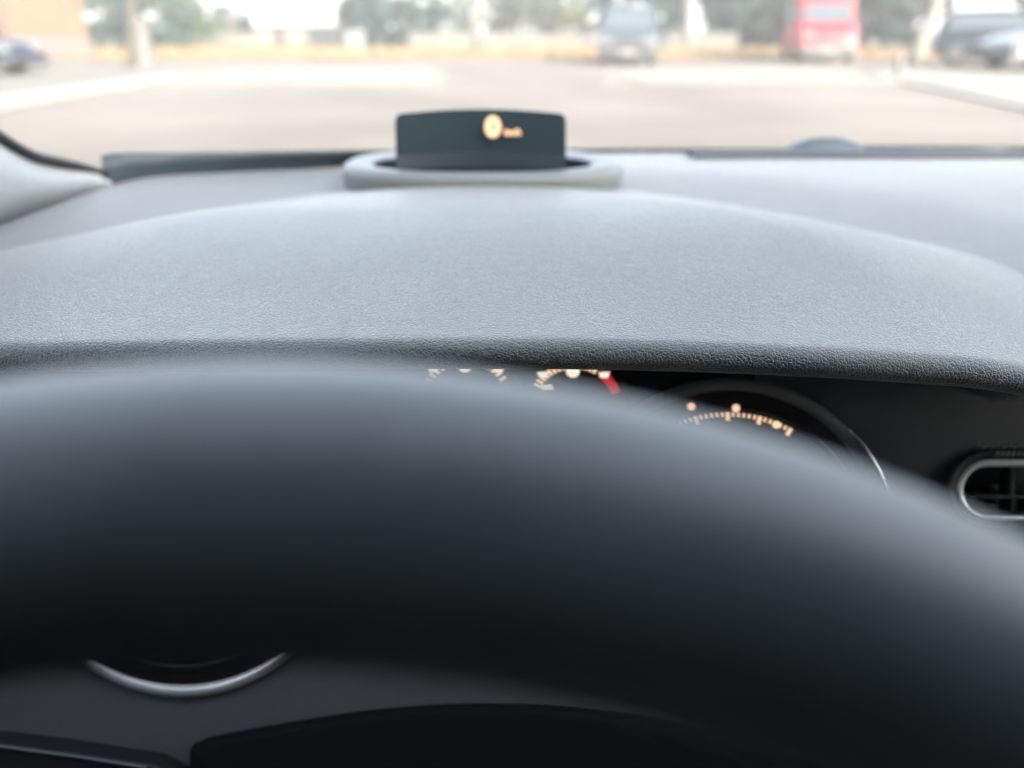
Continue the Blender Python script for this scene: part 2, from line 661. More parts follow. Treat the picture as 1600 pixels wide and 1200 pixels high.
slot_ring(bm, 49, 66, -.002, .004)
vent = obj('air_vent', bm, M['plastic'], dash)
bm = B()
slot_ring(bm, 38, 50, -.004, .003)
obj('vent_ring', bm, M['alu'], vent)
bm = B()
slot_ring(bm, 55, 63, .002, .0048)
obj('vent_outer_ring', bm, M['plastic'], vent)
for py in (774, 803):
    bm = B()
    box(bm, (-.0, 0, 0), (0, 0, 0))
    bm.clear()
    prism(bm, [fp(1518, py, -.012), fp(2022, py, -.012), fp(2022, py + 4, -.012), fp(1518, py + 4, -.012)], -NRM * .014)
    obj('vent_vane', bm, M['seal'], vent, smooth=False)
for px in (1580, 1680, 1790, 1900):
    bm = B()
    prism(bm, [fp(px, 732, -.016), fp(px + 5, 732, -.016), fp(px + 5, 808, -.016), fp(px, 808, -.016)], -NRM * .012)
    obj('vent_vane', bm, M['seal'], vent, smooth=False)
# thread along the fascia above the vent
bm = B()
for i in range(60):
    p = fp(1525 + i * 8.2, 697 - min(0, 0) + (i % 2) * 1.5, .0006)
    tube(bm, [p, p + AX * 5.2 * PV + UPV * 1.5 * PV], .0007, 6)
obj('stitching', bm, M['stitch'], dash)
bm = B()
for i in range(55):
    p = fp(1556 + i * 8.4, 710, .0048)
    tube(bm, [p - UPV * 2 * PV, p + AX * 4.5 * PV + UPV * 4 * PV], .0009, 6)
obj('stitching', bm, M['stitch'], dash)

# steering column cover: dark rounded shroud rising below the rim
CD = .330
out = [(296, 1420), (296, 1195), (306, 1168), (345, 1156), (450, 1137), (580, 1118), (720, 1108), (860, 1110), (1000, 1124), (1140, 1149), (1280, 1186), (1400, 1240), (1480, 1420)]
crv = catmull([Vector((a, b, 0)) for a, b in out], 6)
bm = B()
rows = []
for d, sh in ((.432, 0), (.428, 0), (.4265, 1.5), (.4255, 5), (.425, 12), (.424, 60)):
    r = []
    for p in crv:
        q = Vector((800 + (p.x - 800) * (1 - sh * .0012), p.y + sh * .8, 0))
        r.append(at(q.x, q.y, d))
    rows.append(r)
vv = grid(bm, rows)
bm.faces.new(vv[-1])
back = [bm.verts.new(v.co - NRM * .02) for v in vv[0]]
for i in range(len(back) - 1):
    bm.faces.new((vv[0][i], vv[0][i + 1], back[i + 1], back[i]))
obj('column_cover', bm, mat('matt_black_plastic', (.012, .012, .015), .85, spec=.15), dash, sharp=50)

# ---------------- head-up display standing on the dashboard
HX = -0.0275
hud = empty('head_up_display', W(HX, 0.70, -0.118), label='head-up display with a dark tinted glass flap standing in an oval grey surround', cat='head-up display')
HC = (HX, 0.712)


def oval(a, b, z, n=96, e=2.25, cy=None):
    out = []
    for k in range(n):
        t = 2 * PI * k / n
        c, s = math.cos(t), math.sin(t)
        out.append(W(HC[0] + a * math.copysign(abs(c) ** (2 / e), c), (cy or HC[1]) + b * math.copysign(abs(s) ** (2 / e), s), z))
    return out


zt = -0.1142
bm = B()
prof = [(.131, .0785, zt - .020), (.132, .080, zt - .008), (.1305, .0785, zt - .0025), (.126, .0745, zt), (.112, .060, zt), (.1035, .049, zt - .0005), (.1020, .0470, zt - .002), (.1018, .0468, zt - .02)]
rings = [oval(a_, b_, z_, cy=.712 + .010 * sstep(.103, .120, a_)) for a_, b_, z_ in prof]
grid(bm, [[r[k] for r in rings] for k in range(96)], close_u=True)
obj('surround', bm, M['hud_trim'], hud)
bm = B()
rings = [oval(.1012, .0462, zt - .0012), oval(.1004, .0456, zt - .0060), oval(.099, .0446, zt - .0150)]
vv = grid(bm, [[r[k] for r in rings] for k in range(96)], close_u=True)
bm.faces.new([v[-1] for v in vv])
obj('recess', bm, mat('recess_black', (.016, .022, .027), .8, spec=.15), hud, sharp=40)
# combiner flap: slightly bowed glass with rounded corners and an arched top
bm = B()
rows = []
NX, NZ = 40, 14
hw, hh = .0750, .0475
z0 = -0.1135


def comb(u, v, t):
    # u -1..1, v 0..1, t = side
    x = u * hw
    top = hh * (1 - .065 * u * u)
    cr = .006
    ex = max(0, abs(x) - (hw - cr))
    top -= cr - math.sqrt(max(0, cr * cr - ex * ex)) if ex > 0 else 0
    z = z0 + v * top
    y = 0.672 + .014 * (1 - u * u) + v * .012 + t
    return W(HX + x, y, z)


front = [[comb(-math.cos(PI * i / NX), j / NZ, 0) for j in range(NZ + 1)] for i in range(NX + 1)]
backf = [[comb(-math.cos(PI * i / NX), j / NZ, .0028) for j in range(NZ + 1)] for i in range(NX + 1)]
loop = [f_ + b_[::-1] for f_, b_ in zip(front, backf)]
vv = grid(bm, loop, close_v=True)
for row in (vv[0], vv[-1]):
    try:
        bm.faces.new(row)
    except ValueError:
        pass
flap = obj('combiner', bm, M['hud_glass'], hud, sharp=50)
# darker band across the lower part of the flap
bm = B()
rows = []
for i in range(NX + 1):
    u = -math.cos(PI * i / NX)
    rows.append([comb(u * .99, 0, -.0030), comb(u * .99, .24, -.0024), comb(u * .99, .25, -.0004), comb(u * .99, 0, -.0004)])
grid(bm, rows, close_v=True)
obj('flap_foot', bm, mat('flap_foot_plastic', (.018, .027, .033), .4), flap, sharp=40)


def text_obj(name, s, size, loc, m, parent, rx, extrude=.0004, bold=0.0):
    cu = bpy.data.curves.new(name, 'FONT')
    cu.body = s
    cu.size = size
    cu.extrude = extrude
    cu.offset = bold
    cu.align_x = 'CENTER'
    cu.align_y = 'CENTER'
    o = bpy.data.objects.new(name, cu)
    COL.objects.link(o)
    dg = bpy.context.evaluated_depsgraph_get()
    me = bpy.data.meshes.new_from_object(o.evaluated_get(dg))
    COL.objects.unlink(o)
    bpy.data.objects.remove(o)
    o = bpy.data.objects.new(name, me)
    COL.objects.link(o)
    me.materials.clear()
    me.materials.append(m)
    o.parent = parent
    o.location = Vector(loc) - root_of(parent).location
    o.rotation_euler = (rx, 0, 0)
    return o


p = at_y(770, 198, .688)
bm = B()
ta, tb = Vector((1, 0, 0)), Vector((0, math.cos(R(76)), math.sin(R(76))))
tn = ta.cross(tb)
rows = []
for k in range(40):
    a = 2 * PI * k / 40
    o_ = p + ta * .0072 * math.cos(a) + tb * .0092 * math.sin(a)
    i_ = p + ta * .0012 * math.cos(a) + tb * .0032 * math.sin(a)
    rows.append([o_, i_, i_ - tn * .0006, o_ - tn * .0006])
grid(bm, rows, close_u=True, close_v=True)
obj('speed_readout', bm, M['lit_hud'], flap, smooth=False)
p = at_y(801, 207, .6865)
text_obj('unit_readout', 'km/h', .0072, p, M['lit_hud'], flap, R(75), bold=.0003)

# ---------------- steering wheel
wc_t = at(519.7, 795.2, .1010)            # centre of the rim tube where it passes the lens
RAKE = R(24.4)
wu = Vector((0, math.sin(RAKE), math.cos(RAKE)))
wr = Vector((1, 0, 0))
wnrm = Vector((0, -math.cos(RAKE), math.sin(RAKE)))
RW, RT = .2177, .0203
wc = wc_t - (wu * math.cos(.0476) + wr * math.sin(.0476)) * RW
wheel = empty('steering_wheel', wc, label='black leather steering wheel rim filling the foreground', cat='steering wheel')
bm = B()
rows = []
for k in range(160):
    a = 2 * PI * k / 160
    d = wr * math.cos(a) + wu * math.sin(a)
    rows.append([wc + d * (RW + math.cos(b) * RT) + wnrm * math.sin(b) * RT * 1.04 for b in (2 * PI * j / 40 for j in range(40))])
grid(bm, rows, close_u=True, close_v=True)
obj('rim', bm, M['rim'], wheel)
bm = B()
hubc = wc - wnrm * .035
rows = []
for (r_, z_) in ((.0, .030), (.03, .029), (.055, .024), (.068, .012), (.070, -.02), (.060, -.05)):
    rows.append([hubc + (wr * math.cos(a) * 1.1 + wu * math.sin(a) * .85) * max(r_, .0005) + wnrm * z_ for a in (2 * PI * j / 40 for j in range(40))])
grid(bm, rows, close_v=True)
obj('hub_pad', bm, M['plastic'], wheel)
for ang in (188, -8, 270):
    d = wr * math.cos(R(ang)) + wu * math.sin(R(ang))
    s = d.cross(wnrm)
    bm = B()
    rows = []
    for t_ in range(9):
        q = t_ / 8
        c = hubc + d * (.05 + (RW - .05) * q) + wnrm * (.035 * q ** 2 - .004)
        w_ = .026 - .012 * q
        rows.append([c + s * w_ * math.cos(a) + wnrm * .007 * math.sin(a) for a in (2 * PI * j / 12 for j in range(12))])
    grid(bm, rows, close_v=True)
    obj('spoke', bm, M['plastic'], wheel)

# ---------------- body of the car round the cabin
car = empty('car_body', (0.36, 0.2, 0.0), label='car seen from its own cabin, with windscreen, pale pillar trim and wiper', cat='car')
XL, XR = -.46, 1.18           # inner width at the windscreen base


def ws_base(x):
    return pad_back(x) + .012


def ws_pt(x, t):              # windscreen surface, t 0 at the base, 1 at the header
    yb = ws_base(x)
    xm = .36
    xx = xm + (x - xm) * (1 - .10 * t)
    y = yb + (.07 - .05 * ((x - xm) / .8) ** 2 - yb) * t
    z = -.136 + .590 * t + .03 * math.sin(PI * t)
    return W(xx, y, z)


bm = B()
grid(bm, [[ws_pt(XL + (XR - XL) * i / 30, j / 10) for j in range(11)] for i in range(31)])
obj('windscreen', bm, M['glass'], car)

# black band round the foot of the windscreen
bm = B()
rows = []
for px, yt, yb_ in ((158, 243, 289), (172, 240, 287), (200, 239, 284), (300, 238, 274), (420, 236.5, 264), (540, 235, 256), (700, 234, 250), (880, 233, 247), (1000, 232.5, 246), (1200, 232, 246), (1400, 233, 247), (1620, 236, 250), (2000, 240, 256)):
    # foot of the band on the back edge of the pad
    lo_ = at_y(px, yb_ + 3, .8)
    x = lo_.x
    yb2 = pad_back(x) + .002
    v = at_y(px, yb_, yb2)
    hi_ = at_y(px, yt, pad_back(v.x) + .001 - (.012))
    rows.append([v + Vector((0, 0, -.02)), v, (v + hi_) / 2 + Vector((0, .001, 0)), hi_, hi_ + Vector((0, .004, 0)), v + Vector((0, .012, -.02))])
grid(bm, rows)
obj('windscreen_band', bm, M['frit'], car)

# wiper arm pivot and blade lying at the foot of the glass
bm = B()
rows = []
for k in range(17):
    u = k / 16
    px = 1236 + 134 * u
    hgt = 20 * math.sin(PI * min(1, u * 1.12 + .02)) ** .55 if u * 1.12 + .02 < 1 else 2
    b0 = at_y(px, 234, .875)
    t0 = at_y(px, 234 - hgt, .885)
    rows.append([b0 + Vector((0, -.006, -.004)), b0 * .35 + t0 * .65 + Vector((0, -.006, 0)), t0, t0 + Vector((0, .014, -.002)), b0 + Vector((0, .02, -.006))])
vv = grid(bm, rows)
bm.faces.new(vv[0]); bm.faces.new(vv[-1][::-1])
wip = obj('wiper', bm, M['frit'], car)
bm = B()
tube(bm, [at_y(px, py, .905) for px, py in ((1240, 233), (1400, 232), (1600, 233), (1900, 238))], .0035, 8)
obj('wiper_blade', bm, M['seal'], wip)

# left pillar: pale trim between the glass edge and the door, with a dark seal on its forward edge
edge = [at_y(174, 282, .716), at_y(142, 272.5, .698), at_y(105, 266, .675), at_y(60, 256, .646), at_y(0, 232, .606), W(-.455, .50, .04), W(-.49, .32, .20), W(-.53, .08, .445)]
foot = [at_y(176, 289, .712), at_y(160, 289, .700), at_y(120, 299, .676), at_y(60, 317, .632), at_y(0, 336, .588), W(-.425, .50, -.14), W(-.50, .20, .08), W(-.56, -.03, .40)]
E, F_ = catmull(edge, 6), catmull(foot, 6)
for _ in range(14):
    E = [E[0]] + [(E[k - 1] + E[k] * 2 + E[k + 1]) / 4 for k in range(1, len(E) - 1)] + [E[-1]]
bm = B()
rows = []
for i, (a, b) in enumerate(zip(E, F_)):
    bul = Vector((.010, -.004, 0)) * min(1, (a - b).length / .05)
    rows.append([a + Vector((-.03, .01, 0)), a, a * .75 + b * .25 + bul * .7, (a + b) / 2 + bul, a * .25 + b * .75 + bul * .6, b, b + Vector((-.03, -.02, -.02))])
grid(bm, rows)
obj('pillar_trim', bm, M['trim'], car)
bm = B()
tube(bm, [p + Vector((.001, .004, .004)) for p in E], [.0018 + .0030 * sstep(0, 14, i) for i in range(len(E))], 10)
obj('window_seal', bm, M['seal'], car)
for bx_ in (-.585, 1.215):
    bm = B()
    box(bm, W(bx_, -.95, -.13), W(bx_ + .09, -.14 if bx_ < 0 else -.10, .43))
    obj('door_pillar', bm, M['cabin'], car, smooth=False)  # unseen wide blocks added to cut side light into the cabin
# right pillar, mirrored
bm = B()
grid(bm, [[Vector((.72 - r.x, r.y, r.z)) for r in row] for row in rows])
obj('pillar_trim', bm, M['trim'], car)
# roof with headliner, doors, unseen rear light block, bonnet
bm = B()
rr_ = []
for i in range(13):
    x = -.56 + 1.84 * i / 12
    c_ = 1 - ((x - .36) / .92) ** 2
    rr_.append([W(x, .07 - .05 * (1 - c_), .435 + .035 * c_), W(x, -.35, .43 + .04 * c_), W(x, -.7, .43 + .04 * c_), W(x, -.95, .41 + .03 * c_)])
lower = rr_
upper = [[p + Vector((0, 0, .035)) for p in r] for r in rr_]
grid(bm, [lo_ + hi_[::-1] for lo_, hi_ in zip(lower, upper)], close_v=True)
obj('roof', bm, M['headliner'], car)
for sx, nm in ((-.60, 'door'), (1.28, 'door')):
    bm = B()
    d = 1 if sx < 0 else -1
    prof = [(.80, -.17), (.30, -.155), (-.30, -.15), (-.95, -.13), (-.95, -.85), (.80, -.85)]
    prism(bm, [W(sx, y, z) for y, z in prof], Vector((.13 * d if sx < 0 else -.10, 0, 0)))
    dr = obj(nm, bm, M['cabin'], car, smooth=False)
    bm = B()
    prism(bm, [W(sx + .04 * d, y, z) for y, z in ((.60, -.15), (.02, .38), (-.10 if d > 0 else -.06, .39), (-.10 if d > 0 else -.06, -.13))], Vector((.004, 0, 0)))
    obj('side_window', bm, M['glass'], dr, smooth=False)
bm = B()
box(bm, W(-.60, -.52, -.85), W(1.30, -.47, .50))
obj('rear_panel', bm, M['cabin'], car, smooth=False)  # unseen wall added close behind the camera to darken the cabin
bm = B()
box(bm, W(-.60, -.95, -.90), W(1.28, 1.1, -.86))
obj('cabin_floor', bm, M['cabin'], car, smooth=False)
bm = B()
rows = []
for i in range(17):
    u = -1 + 2 * i / 16
    x = .36 + u * .80
    r = []
    for j in range(9):
        t = j / 8
        yb = ws_base(min(max(x, XL), XR)) + .02
        y = yb + (1.95 - .22 * u * u - yb) * t
        z = -.150 - .10 * t - .13 * t ** 3 - .06 * u ** 4
        r.append(W(x, y, z))
    r.append(W(x, 2.03 - .22 * u * u, -.55))
    rows.append(r)
grid(bm, rows)
obj('bonnet', bm, M['paint_grey'], car)

# ================================================================== OUTSIDE
M['asphalt'] = mat('pale_asphalt', (0.093, 0.084, 0.075), 0.95, spec=0.2, var=0.20, vscale=0.22)
M['earth'] = mat('dry_earth', (0.045, 0.048, 0.038), 1.0, spec=0.1, var=0.15, vscale=0.3)
M['straw'] = mat('straw_ground', (0.125, 0.088, 0.050), 1.0, spec=0.1, var=0.2, vscale=0.5)
M['concrete'] = mat('pale_concrete', (0.095, 0.092, 0.085), 0.9, spec=0.2, var=0.06, vscale=2)
M['kerb'] = mat('kerb_stone', (0.118, 0.114, 0.104), 0.9, spec=0.2, var=0.06, vscale=3)

bm = B()
grid(bm, [[Vector((x, y, -.012)) for y in (-150, 0, 60, 200, 600)] for x in (-500, -60, 60, 500)])
tag(obj('ground', bm, M['earth'], smooth=False), kind='structure')
bm = B()
grid(bm, [[Vector((x, y, -.004)) for y in (-25, 0, 15, 31.5)] for x in (-45, -8.2, 8.2, 45)])
tag(obj('car_park', bm, M['asphalt'], smooth=False), kind='structure')
# darker patches of worn asphalt at the mouth of the driveway
bm = B()
prism(bm, [gnd(640, 137), gnd(665, 112), gnd(700, 112), gnd(690, 137)], Vector((0, 0, .003)))
tag(obj('asphalt_patch', bm, mat('worn_asphalt', (.086, .082, .076), .95, var=.1), smooth=False), kind='structure')
bm = B()
prism(bm, [gnd(935, 136), gnd(955, 108), gnd(1000, 108), gnd(985, 136)], Vector((0, 0, .003)))
tag(obj('asphalt_patch', bm, mat('worn_asphalt', (.086, .082, .076), .95, var=.1), smooth=False), kind='structure')


def slab(name, poly, h, m):
    bm = B()
    prism(bm, [Vector((x, y, 0)) for x, y in poly], Vector((0, 0, h)))
    return tag(obj(name, bm, m, smooth=False, bevel=.02), kind='structure')


slab('pavement', [(-8.6, 18.4), (-2.6, 18.4), (-2.0, 19.4), (-2.3, 25.0), (-8.6, 25.0)], .05, M['kerb'])
slab('pavement', [(3.0, 18.6), (9.3, 18.6), (9.6, 25.0), (3.6, 25.0), (2.5, 19.6)], .035, M['kerb'])
slab('kerb', [(-8.75, 8.0), (-7.95, 8.0), (-8.15, 19.5), (-8.65, 19.5)], .14, mat('white_kerb', (.125, .122, .116), .85, var=.04))
slab('kerb', [(7.6, 9.0), (8.1, 9.0), (10.1, 21.5), (9.6, 21.5)], .05, mat('white_kerb', (.125, .122, .117), .85, var=.04))
slab('pavement', [(-30, 10), (-8.76, 10), (-8.76, 26), (-30, 26)], .10, M['concrete'])
slab('pavement', [(8.3, 9.5), (30, 9.5), (30, 24), (10.4, 24), (10.0, 19)], .03, mat('sandy_paving', (.10, .096, .082), .9, var=.08))
bm = B()
grid(bm, [[Vector((x, y, .004 + .05 * sstep(31, 50, y))) for y in (31.2, 34, 38, 43, 48)] for x in (-60, -20, 0, 20, 60)])
tag(obj('dry_verge', bm, M['straw'], smooth=False), kind='structure')

# dry grass tufts on the verge
rnd = random.Random(5)
bm = B()
for i in range(2600):
    x, y = rnd.uniform(-32, 34), rnd.uniform(33, 46)
    c = Vector((x, y, .03))
    for k in range(4):
        a = rnd.uniform(0, 2 * PI)
        d = Vector((math.cos(a), math.sin(a), 0))
        h_ = rnd.uniform(.10, .32)
        w_ = d.cross(Vector((0, 0, 1))) * .03
        p = c + d * .08
        vs = [bm.verts.new(p - w_), bm.verts.new(p + w_), bm.verts.new(p + d * .10 + Vector((0, 0, h_)))]
        bm.faces.new(vs)
tag(obj('dry_grass', bm, mat('dry_grass_blades', (.13, .094, .05), .9, var=.25, vscale=.8), smooth=False), 'low dry yellow grass across the verge beyond the car park', 'grass', kind='stuff')

# ---- trees
M['bark'] = mat('bark', (.20, .16, .13), .95, var=.25, vscale=6)
M['pale_bark'] = mat('pale_bark', (0.040, 0.034, 0.028), .9, var=.12, vscale=4)
LEAF = {
    'blue': mat('blue_green_leaves', (0.020, 0.037, 0.037), .7, spec=.2, two=(0.037, 0.058, 0.052), var=.1, vscale=.9),
    'green': mat('green_leaves', (0.025, 0.043, 0.022), .7, spec=.2, two=(0.050, 0.075, 0.040), var=.1, vscale=.9),
    'grey': mat('grey_green_leaves', (0.037, 0.052, 0.043), .7, spec=.2, two=(0.065, 0.080, 0.062), var=.1, vscale=.9),
    'lime': mat('yellow_green_leaves', (0.075, 0.090, 0.030), .7, spec=.2, two=(0.130, 0.135, 0.055), var=.1, vscale=.9),
    'dark': mat('dark_leaves', (0.013, 0.025, 0.028), .7, spec=.2, two=(0.025, 0.040, 0.040), var=.1, vscale=.9),
}


def tree(px, base_y, w, h, kind, seed, label, low=.12, name='tree', clumps=26, leafk=1.7, group='trees beyond the car park', trunk=.16, leaf=.24, cat='tree'):
    rn = random.Random(seed)
    x = gx(px, base_y)
    root = empty(name, (x, base_y, 0), 0, label, cat, group)
    bm = B()
    top = h * .62
    pts = [Vector((rn.uniform(-.06, .06) * h * t, rn.uniform(-.04, .04) * h * t, top * t)) for t in (0, .2, .4, .6, .8, 1)]
    tube(bm, pts, [trunk * (1 - .75 * k / 5) * (1.25 if k == 0 else 1) for k in range(6)], 9)
    for k in range(6):
        a = k * 2.4 + rn.random()
        s = pts[2 + k % 3]
        e = Vector((math.cos(a) * w * .33, math.sin(a) * w * .3, h * rn.uniform(.5, .82)))
        tube(bm, [s, (s + e) / 2 + Vector((0, 0, .15)), e], [trunk * .45, trunk * .3, trunk * .1], 6)
    obj('trunk', bm, M['bark'], root, local=True)
    bm = B()
    for c in range(clumps):
        a = rn.uniform(0, 2 * PI)
        v = rn.random()
        zc = h * (low + (1 - low) * v)
        env = math.sin(PI * (.16 + .74 * v)) ** .7
        rad = w * .5 * env * math.sqrt(rn.random())
        cc = Vector((math.cos(a) * rad, math.sin(a) * rad * .8, zc))
        cr = w * rn.uniform(.11, .20)
        for q in range(64):
            d = Vector((rn.gauss(0, 1), rn.gauss(0, 1), rn.gauss(0, .75)))
            d = d.normalized() * cr * rn.random() ** .4
            p = cc + d
            if p.z < .05 or p.z > h * 1.02:
                continue
            nrm = Vector((rn.gauss(0, 1), rn.gauss(0, 1), rn.gauss(.4, 1))).normalized()
            t1 = nrm.orthogonal().normalized()
            t2 = nrm.cross(t1)
            s = leaf * leafk * rn.uniform(.6, 1.3)
            vs = [bm.verts.new(p + t1 * s * .5), bm.verts.new(p + t2 * s * .28), bm.verts.new(p - t1 * s * .5), bm.verts.new(p - t2 * s * .28)]
            bm.faces.new(vs)
    obj('crown', bm, LEAF[kind], root, smooth=False, local=True)
    return root


# px, distance, width m, height m, leaf kind
tree(172, 48, 4.6, 5.8, 'blue', 1, 'dense blue-green tree just right of the orange building', low=.02, clumps=44)
tree(236, 50, 4.6, 4.2, 'blue', 2, 'broad dark tree behind the white cabinet and pale pole', low=.02, clumps=44)
tree(288, 52, 4.2, 3.0, 'green', 3, 'lower green tree sloping down towards the white building', low=.02, clumps=40)
tree(366, 66, 4.2, 2.7, 'grey', 4, 'small pale green tree left of the white building', low=.1, clumps=30)
tree(575, 54, 3.6, 3.05, 'dark', 5, 'dark rounded tree just right of the white building', low=.04, clumps=48)
tree(622, 56, 3.6, 2.9, 'dark', 6, 'dark tree left of the head-up display, right of the rounded one', low=.04, clumps=46)
tree(674, 58, 3.2, 3.4, 'blue', 7, 'blue-green tree with a domed top, left of the slim trunk', low=.10, clumps=40)
tree(800, 62, 5.2, 4.6, 'grey', 8, 'wide grey-green tree above the head-up display', low=.22, clumps=46)
tree(856, 60, 4.6, 4.0, 'grey', 9, 'grey-green tree between the head-up display and the yellowish bush', low=.22, clumps=40)
tree(905, 58, 2.6, 2.2, 'lime', 10, 'yellow-green bush left of the pale blue vehicle', low=.1, clumps=26, leaf=.2)
tree(938, 55, 2.2, 3.2, 'blue', 11, 'small round dark tree at the left shoulder of the pale blue vehicle', low=.32, clumps=26)
tree(1000, 56, 3.4, 4.4, 'grey', 12, 'grey-green tree rising behind the pale blue vehicle', low=.25, clumps=34)
tree(1046, 54, 3.2, 4.2, 'blue', 13, 'blue-green tree left of the pale concrete post', low=.2, clumps=40)
tree(1118, 54, 3.6, 4.0, 'dark', 14, 'dark tree right of the pale concrete post', low=.25, clumps=44)
tree(1172, 52, 3.4, 4.2, 'blue', 15, 'blue-green tree between the pale post and the red van', low=.02, clumps=46)
tree(1215, 50, 2.6, 2.9, 'green', 16, 'green tree at the rear of the red van', low=.02, clumps=34)
tree(1372, 44, 3.4, 5.2, 'dark', 17, 'tall broad dark tree in the gap between the red van and leaning trunk', low=.12, clumps=60)
tree(1346, 47, 2.6, 4.6, 'dark', 22, 'narrow dark tree close behind the right side of the red van', low=.06, clumps=40)
tree(1420, 46, 3.0, 5.0, 'dark', 18, 'tall dark tree behind the leaning pale trunk', low=.12, clumps=50)
tree(1592, 46, 2.4, 2.9, 'green', 19, 'small green tree at the far right behind the parked cars', low=.4, clumps=24)
tree(465, 92, 9.0, 3.0, 'grey', 20, 'far hazy tree behind the white building', low=.05, clumps=40)
tree(726, 74, 3.5, 3.6, 'grey', 21, 'pale hazy tree behind the slim trunk', low=.1, clumps=30)

# slim bare trunks and posts
def post(name, px0, py0, y, px1, top_z, r0, r1, m, label, cat, base=True):
    x0 = gx(px0, y)
    x1 = gx(px1, y, top_z)
    root = empty(name, (x0, y, 0), 0, label, cat)
    bm = B()
    n_ = 8
    tube(bm, [Vector(((x1 - x0) * (k / n_) + .03 * (cat == 'tree') * math.sin(k * 1.7), 0, top_z * k / n_)) for k in range(n_ + 1)], [r0 + (r1 - r0) * k / n_ for k in range(n_ + 1)], 12)
    obj('trunk' if cat == 'tree' else 'shaft', bm, m, root, local=True)
    if base:
        bm = B()
        tube(bm, [Vector((0, 0, 0)), Vector((0, 0, .10)), Vector((0, 0, .34))], [r0 * 1.5, r0 * 1.4, r0 * 1.05], 12)
        obj('base', bm, mat('base_brown', (.035, .030, .026), .9), root, local=True)
    return root


post('utility_pole', 207, 112, 23.5, 207, 5.5, .115, .10, M['pale_bark'], 'pale weathered wooden pole beside the white cabinet', 'pole')
post('bare_tree', 748, 88, 37, 742, 4.5, .13, .10, mat('stem_bark', (.09, .08, .07), .9, var=.15), 'slim grey-brown trunk straight behind the head-up display', 'tree', base=False)
post('concrete_post', 1076, 72, 47, 1076, 6, .30, .27, mat('post_concrete', (.085, .084, .080), .9), 'pale concrete post right of the pale blue vehicle', 'post', base=False)
post('bare_tree', 1424, 100, 27.5, 1480, 2.7, .24, .22, mat('white_bark', (.105, .098, .086), .9, var=.1), 'pale leaning trunk between the red van and the dark car', 'tree', base=False)
post('bollard', 1406, 128, 19.8, 1406, .62, .10, .09, mat('bollard_grey', (.08, .078, .07), .8), 'short grey bollard on the kerb in front of the leaning trunk', 'bollard', base=False)


def cabinet(name, px, y, w, h, m, label, cat):
    root = empty(name, (gx(px, y), y, 0), R(8), label, cat)
    bm = B()
    box(bm, (-w / 2, -.22, .08), (w / 2, .22, h))
    obj('body', bm, m, root, local=True, bevel=.02)
    bm = B()
    box(bm, (-w / 2 - .03, -.25, h + .002), (w / 2 + .03, .25, h + .06))
    obj('lid', bm, m, root, local=True, bevel=.015)
    bm = B()
    box(bm, (-w / 2 + .03, -.20, 0), (w / 2 - .03, .20, .078))
    obj('plinth', bm, M['concrete'], root, local=True)
    bm = B()
    box(bm, (w * .22, -.245, h * .5), (w * .28, -.222, h * .62))
    obj('handle', bm, M['bezel'], root, local=True)
    return root


M['white'] = mat('white_paint', (.070, .070, .068), .5, var=.03, vscale=3)
cabinet('utility_cabinet', 230, 24.2, .46, 1.30, M['white'], 'white utility cabinet standing right of the pale pole', 'cabinet')
cabinet('utility_cabinet', 556, 47, 1.05, .95, M['white'], 'wide white cabinet on the dry verge left of the dark trees', 'cabinet')
cabinet('waste_bin', 926, 46, .8, .95, mat('bin_grey', (.022, .022, .024), .6), 'dark waste bin below the yellow-green bush', 'bin')

# low pale walls under the trees
def low_wall(pxa, pxb, y, h, label, m):
    root_x = gx((pxa + pxb) / 2, y)
    w = gx(pxb, y) - gx(pxa, y)
    root = empty('garden_wall', (root_x, y, 0), 0, label, 'wall', 'low walls at the end of the verge')
    bm = B()
    box(bm, (-w / 2, -.12, 0), (w / 2, .12, h))
    obj('wall_face', bm, m, root, local=True, smooth=False)
    bm = B()
    box(bm, (-w / 2 - .03, -.16, h + .001), (w / 2 + .03, .16, h + .07))
    obj('coping', bm, M['concrete'], root, local=True, smooth=False)


wallm = mat('rendered_wall', (.07, .063, .052), .9, var=.12, vscale=.9)
low_wall(305, 405, 56, .75, 'low pale wall under the small tree left of the white building', wallm)
low_wall(640, 735, 53, .78, 'low pale wall right of the dark trees, left of the slim trunk', wallm)
low_wall(760, 945, 53, .70, 'long low pale wall behind the head-up display', wallm)
low_wall(1040, 1150, 49, .80, 'low pale wall at the foot of the concrete post', mat('grey_rendered_wall', (.062, .060, .056), .9, var=.12, vscale=.9))

# ---- buildings
ob = empty('house', (gx(146, 34), 34.0, 0), R(29), 'orange rendered building at the far left with a dark downpipe', 'building')
bm = B()
box(bm, (-12, 0, 0), (0, 8, 6.5))
obj('wall', bm, mat('orange_render', (.075, .037, .022), .9, var=.10, vscale=.7), ob, local=True, smooth=False)
bm = B()
box(bm, (-12.02, -.03, 0), (.02, -.003, .85))
obj('plinth', bm, mat('pink_plinth', (.055, .045, .041), .9, var=.1), ob, local=True, smooth=False)
bm = B()
tube(bm, [Vector((-3.05, -.16, .1)), Vector((-3.05, -.16, 6.4))], .15, 10)
obj('downpipe', bm, mat('pipe_mauve', (.075, .06, .065), .6), ob, local=True)
bm = B()
box(bm, (-12.3, -.4, 6.503), (.3, 8.3, 6.75))
obj('roof', bm, mat('roof_tile', (.15, .07, .05), .9), ob, local=True, smooth=False)
for wx in (-7.4, -5.0, -1.4):
    bm = B()
    box(bm, (wx - .6, -.06, 3.6), (wx + .6, -.004, 5.0))
    wf = obj('window', bm, M['white'], ob, local=True, smooth=False)
    bm = B()
    box(bm, (wx - .5, -.075, 3.7), (wx + .5, -.065, 4.9))
    obj('pane', bm, M['black'], wf, local=True, smooth=False)

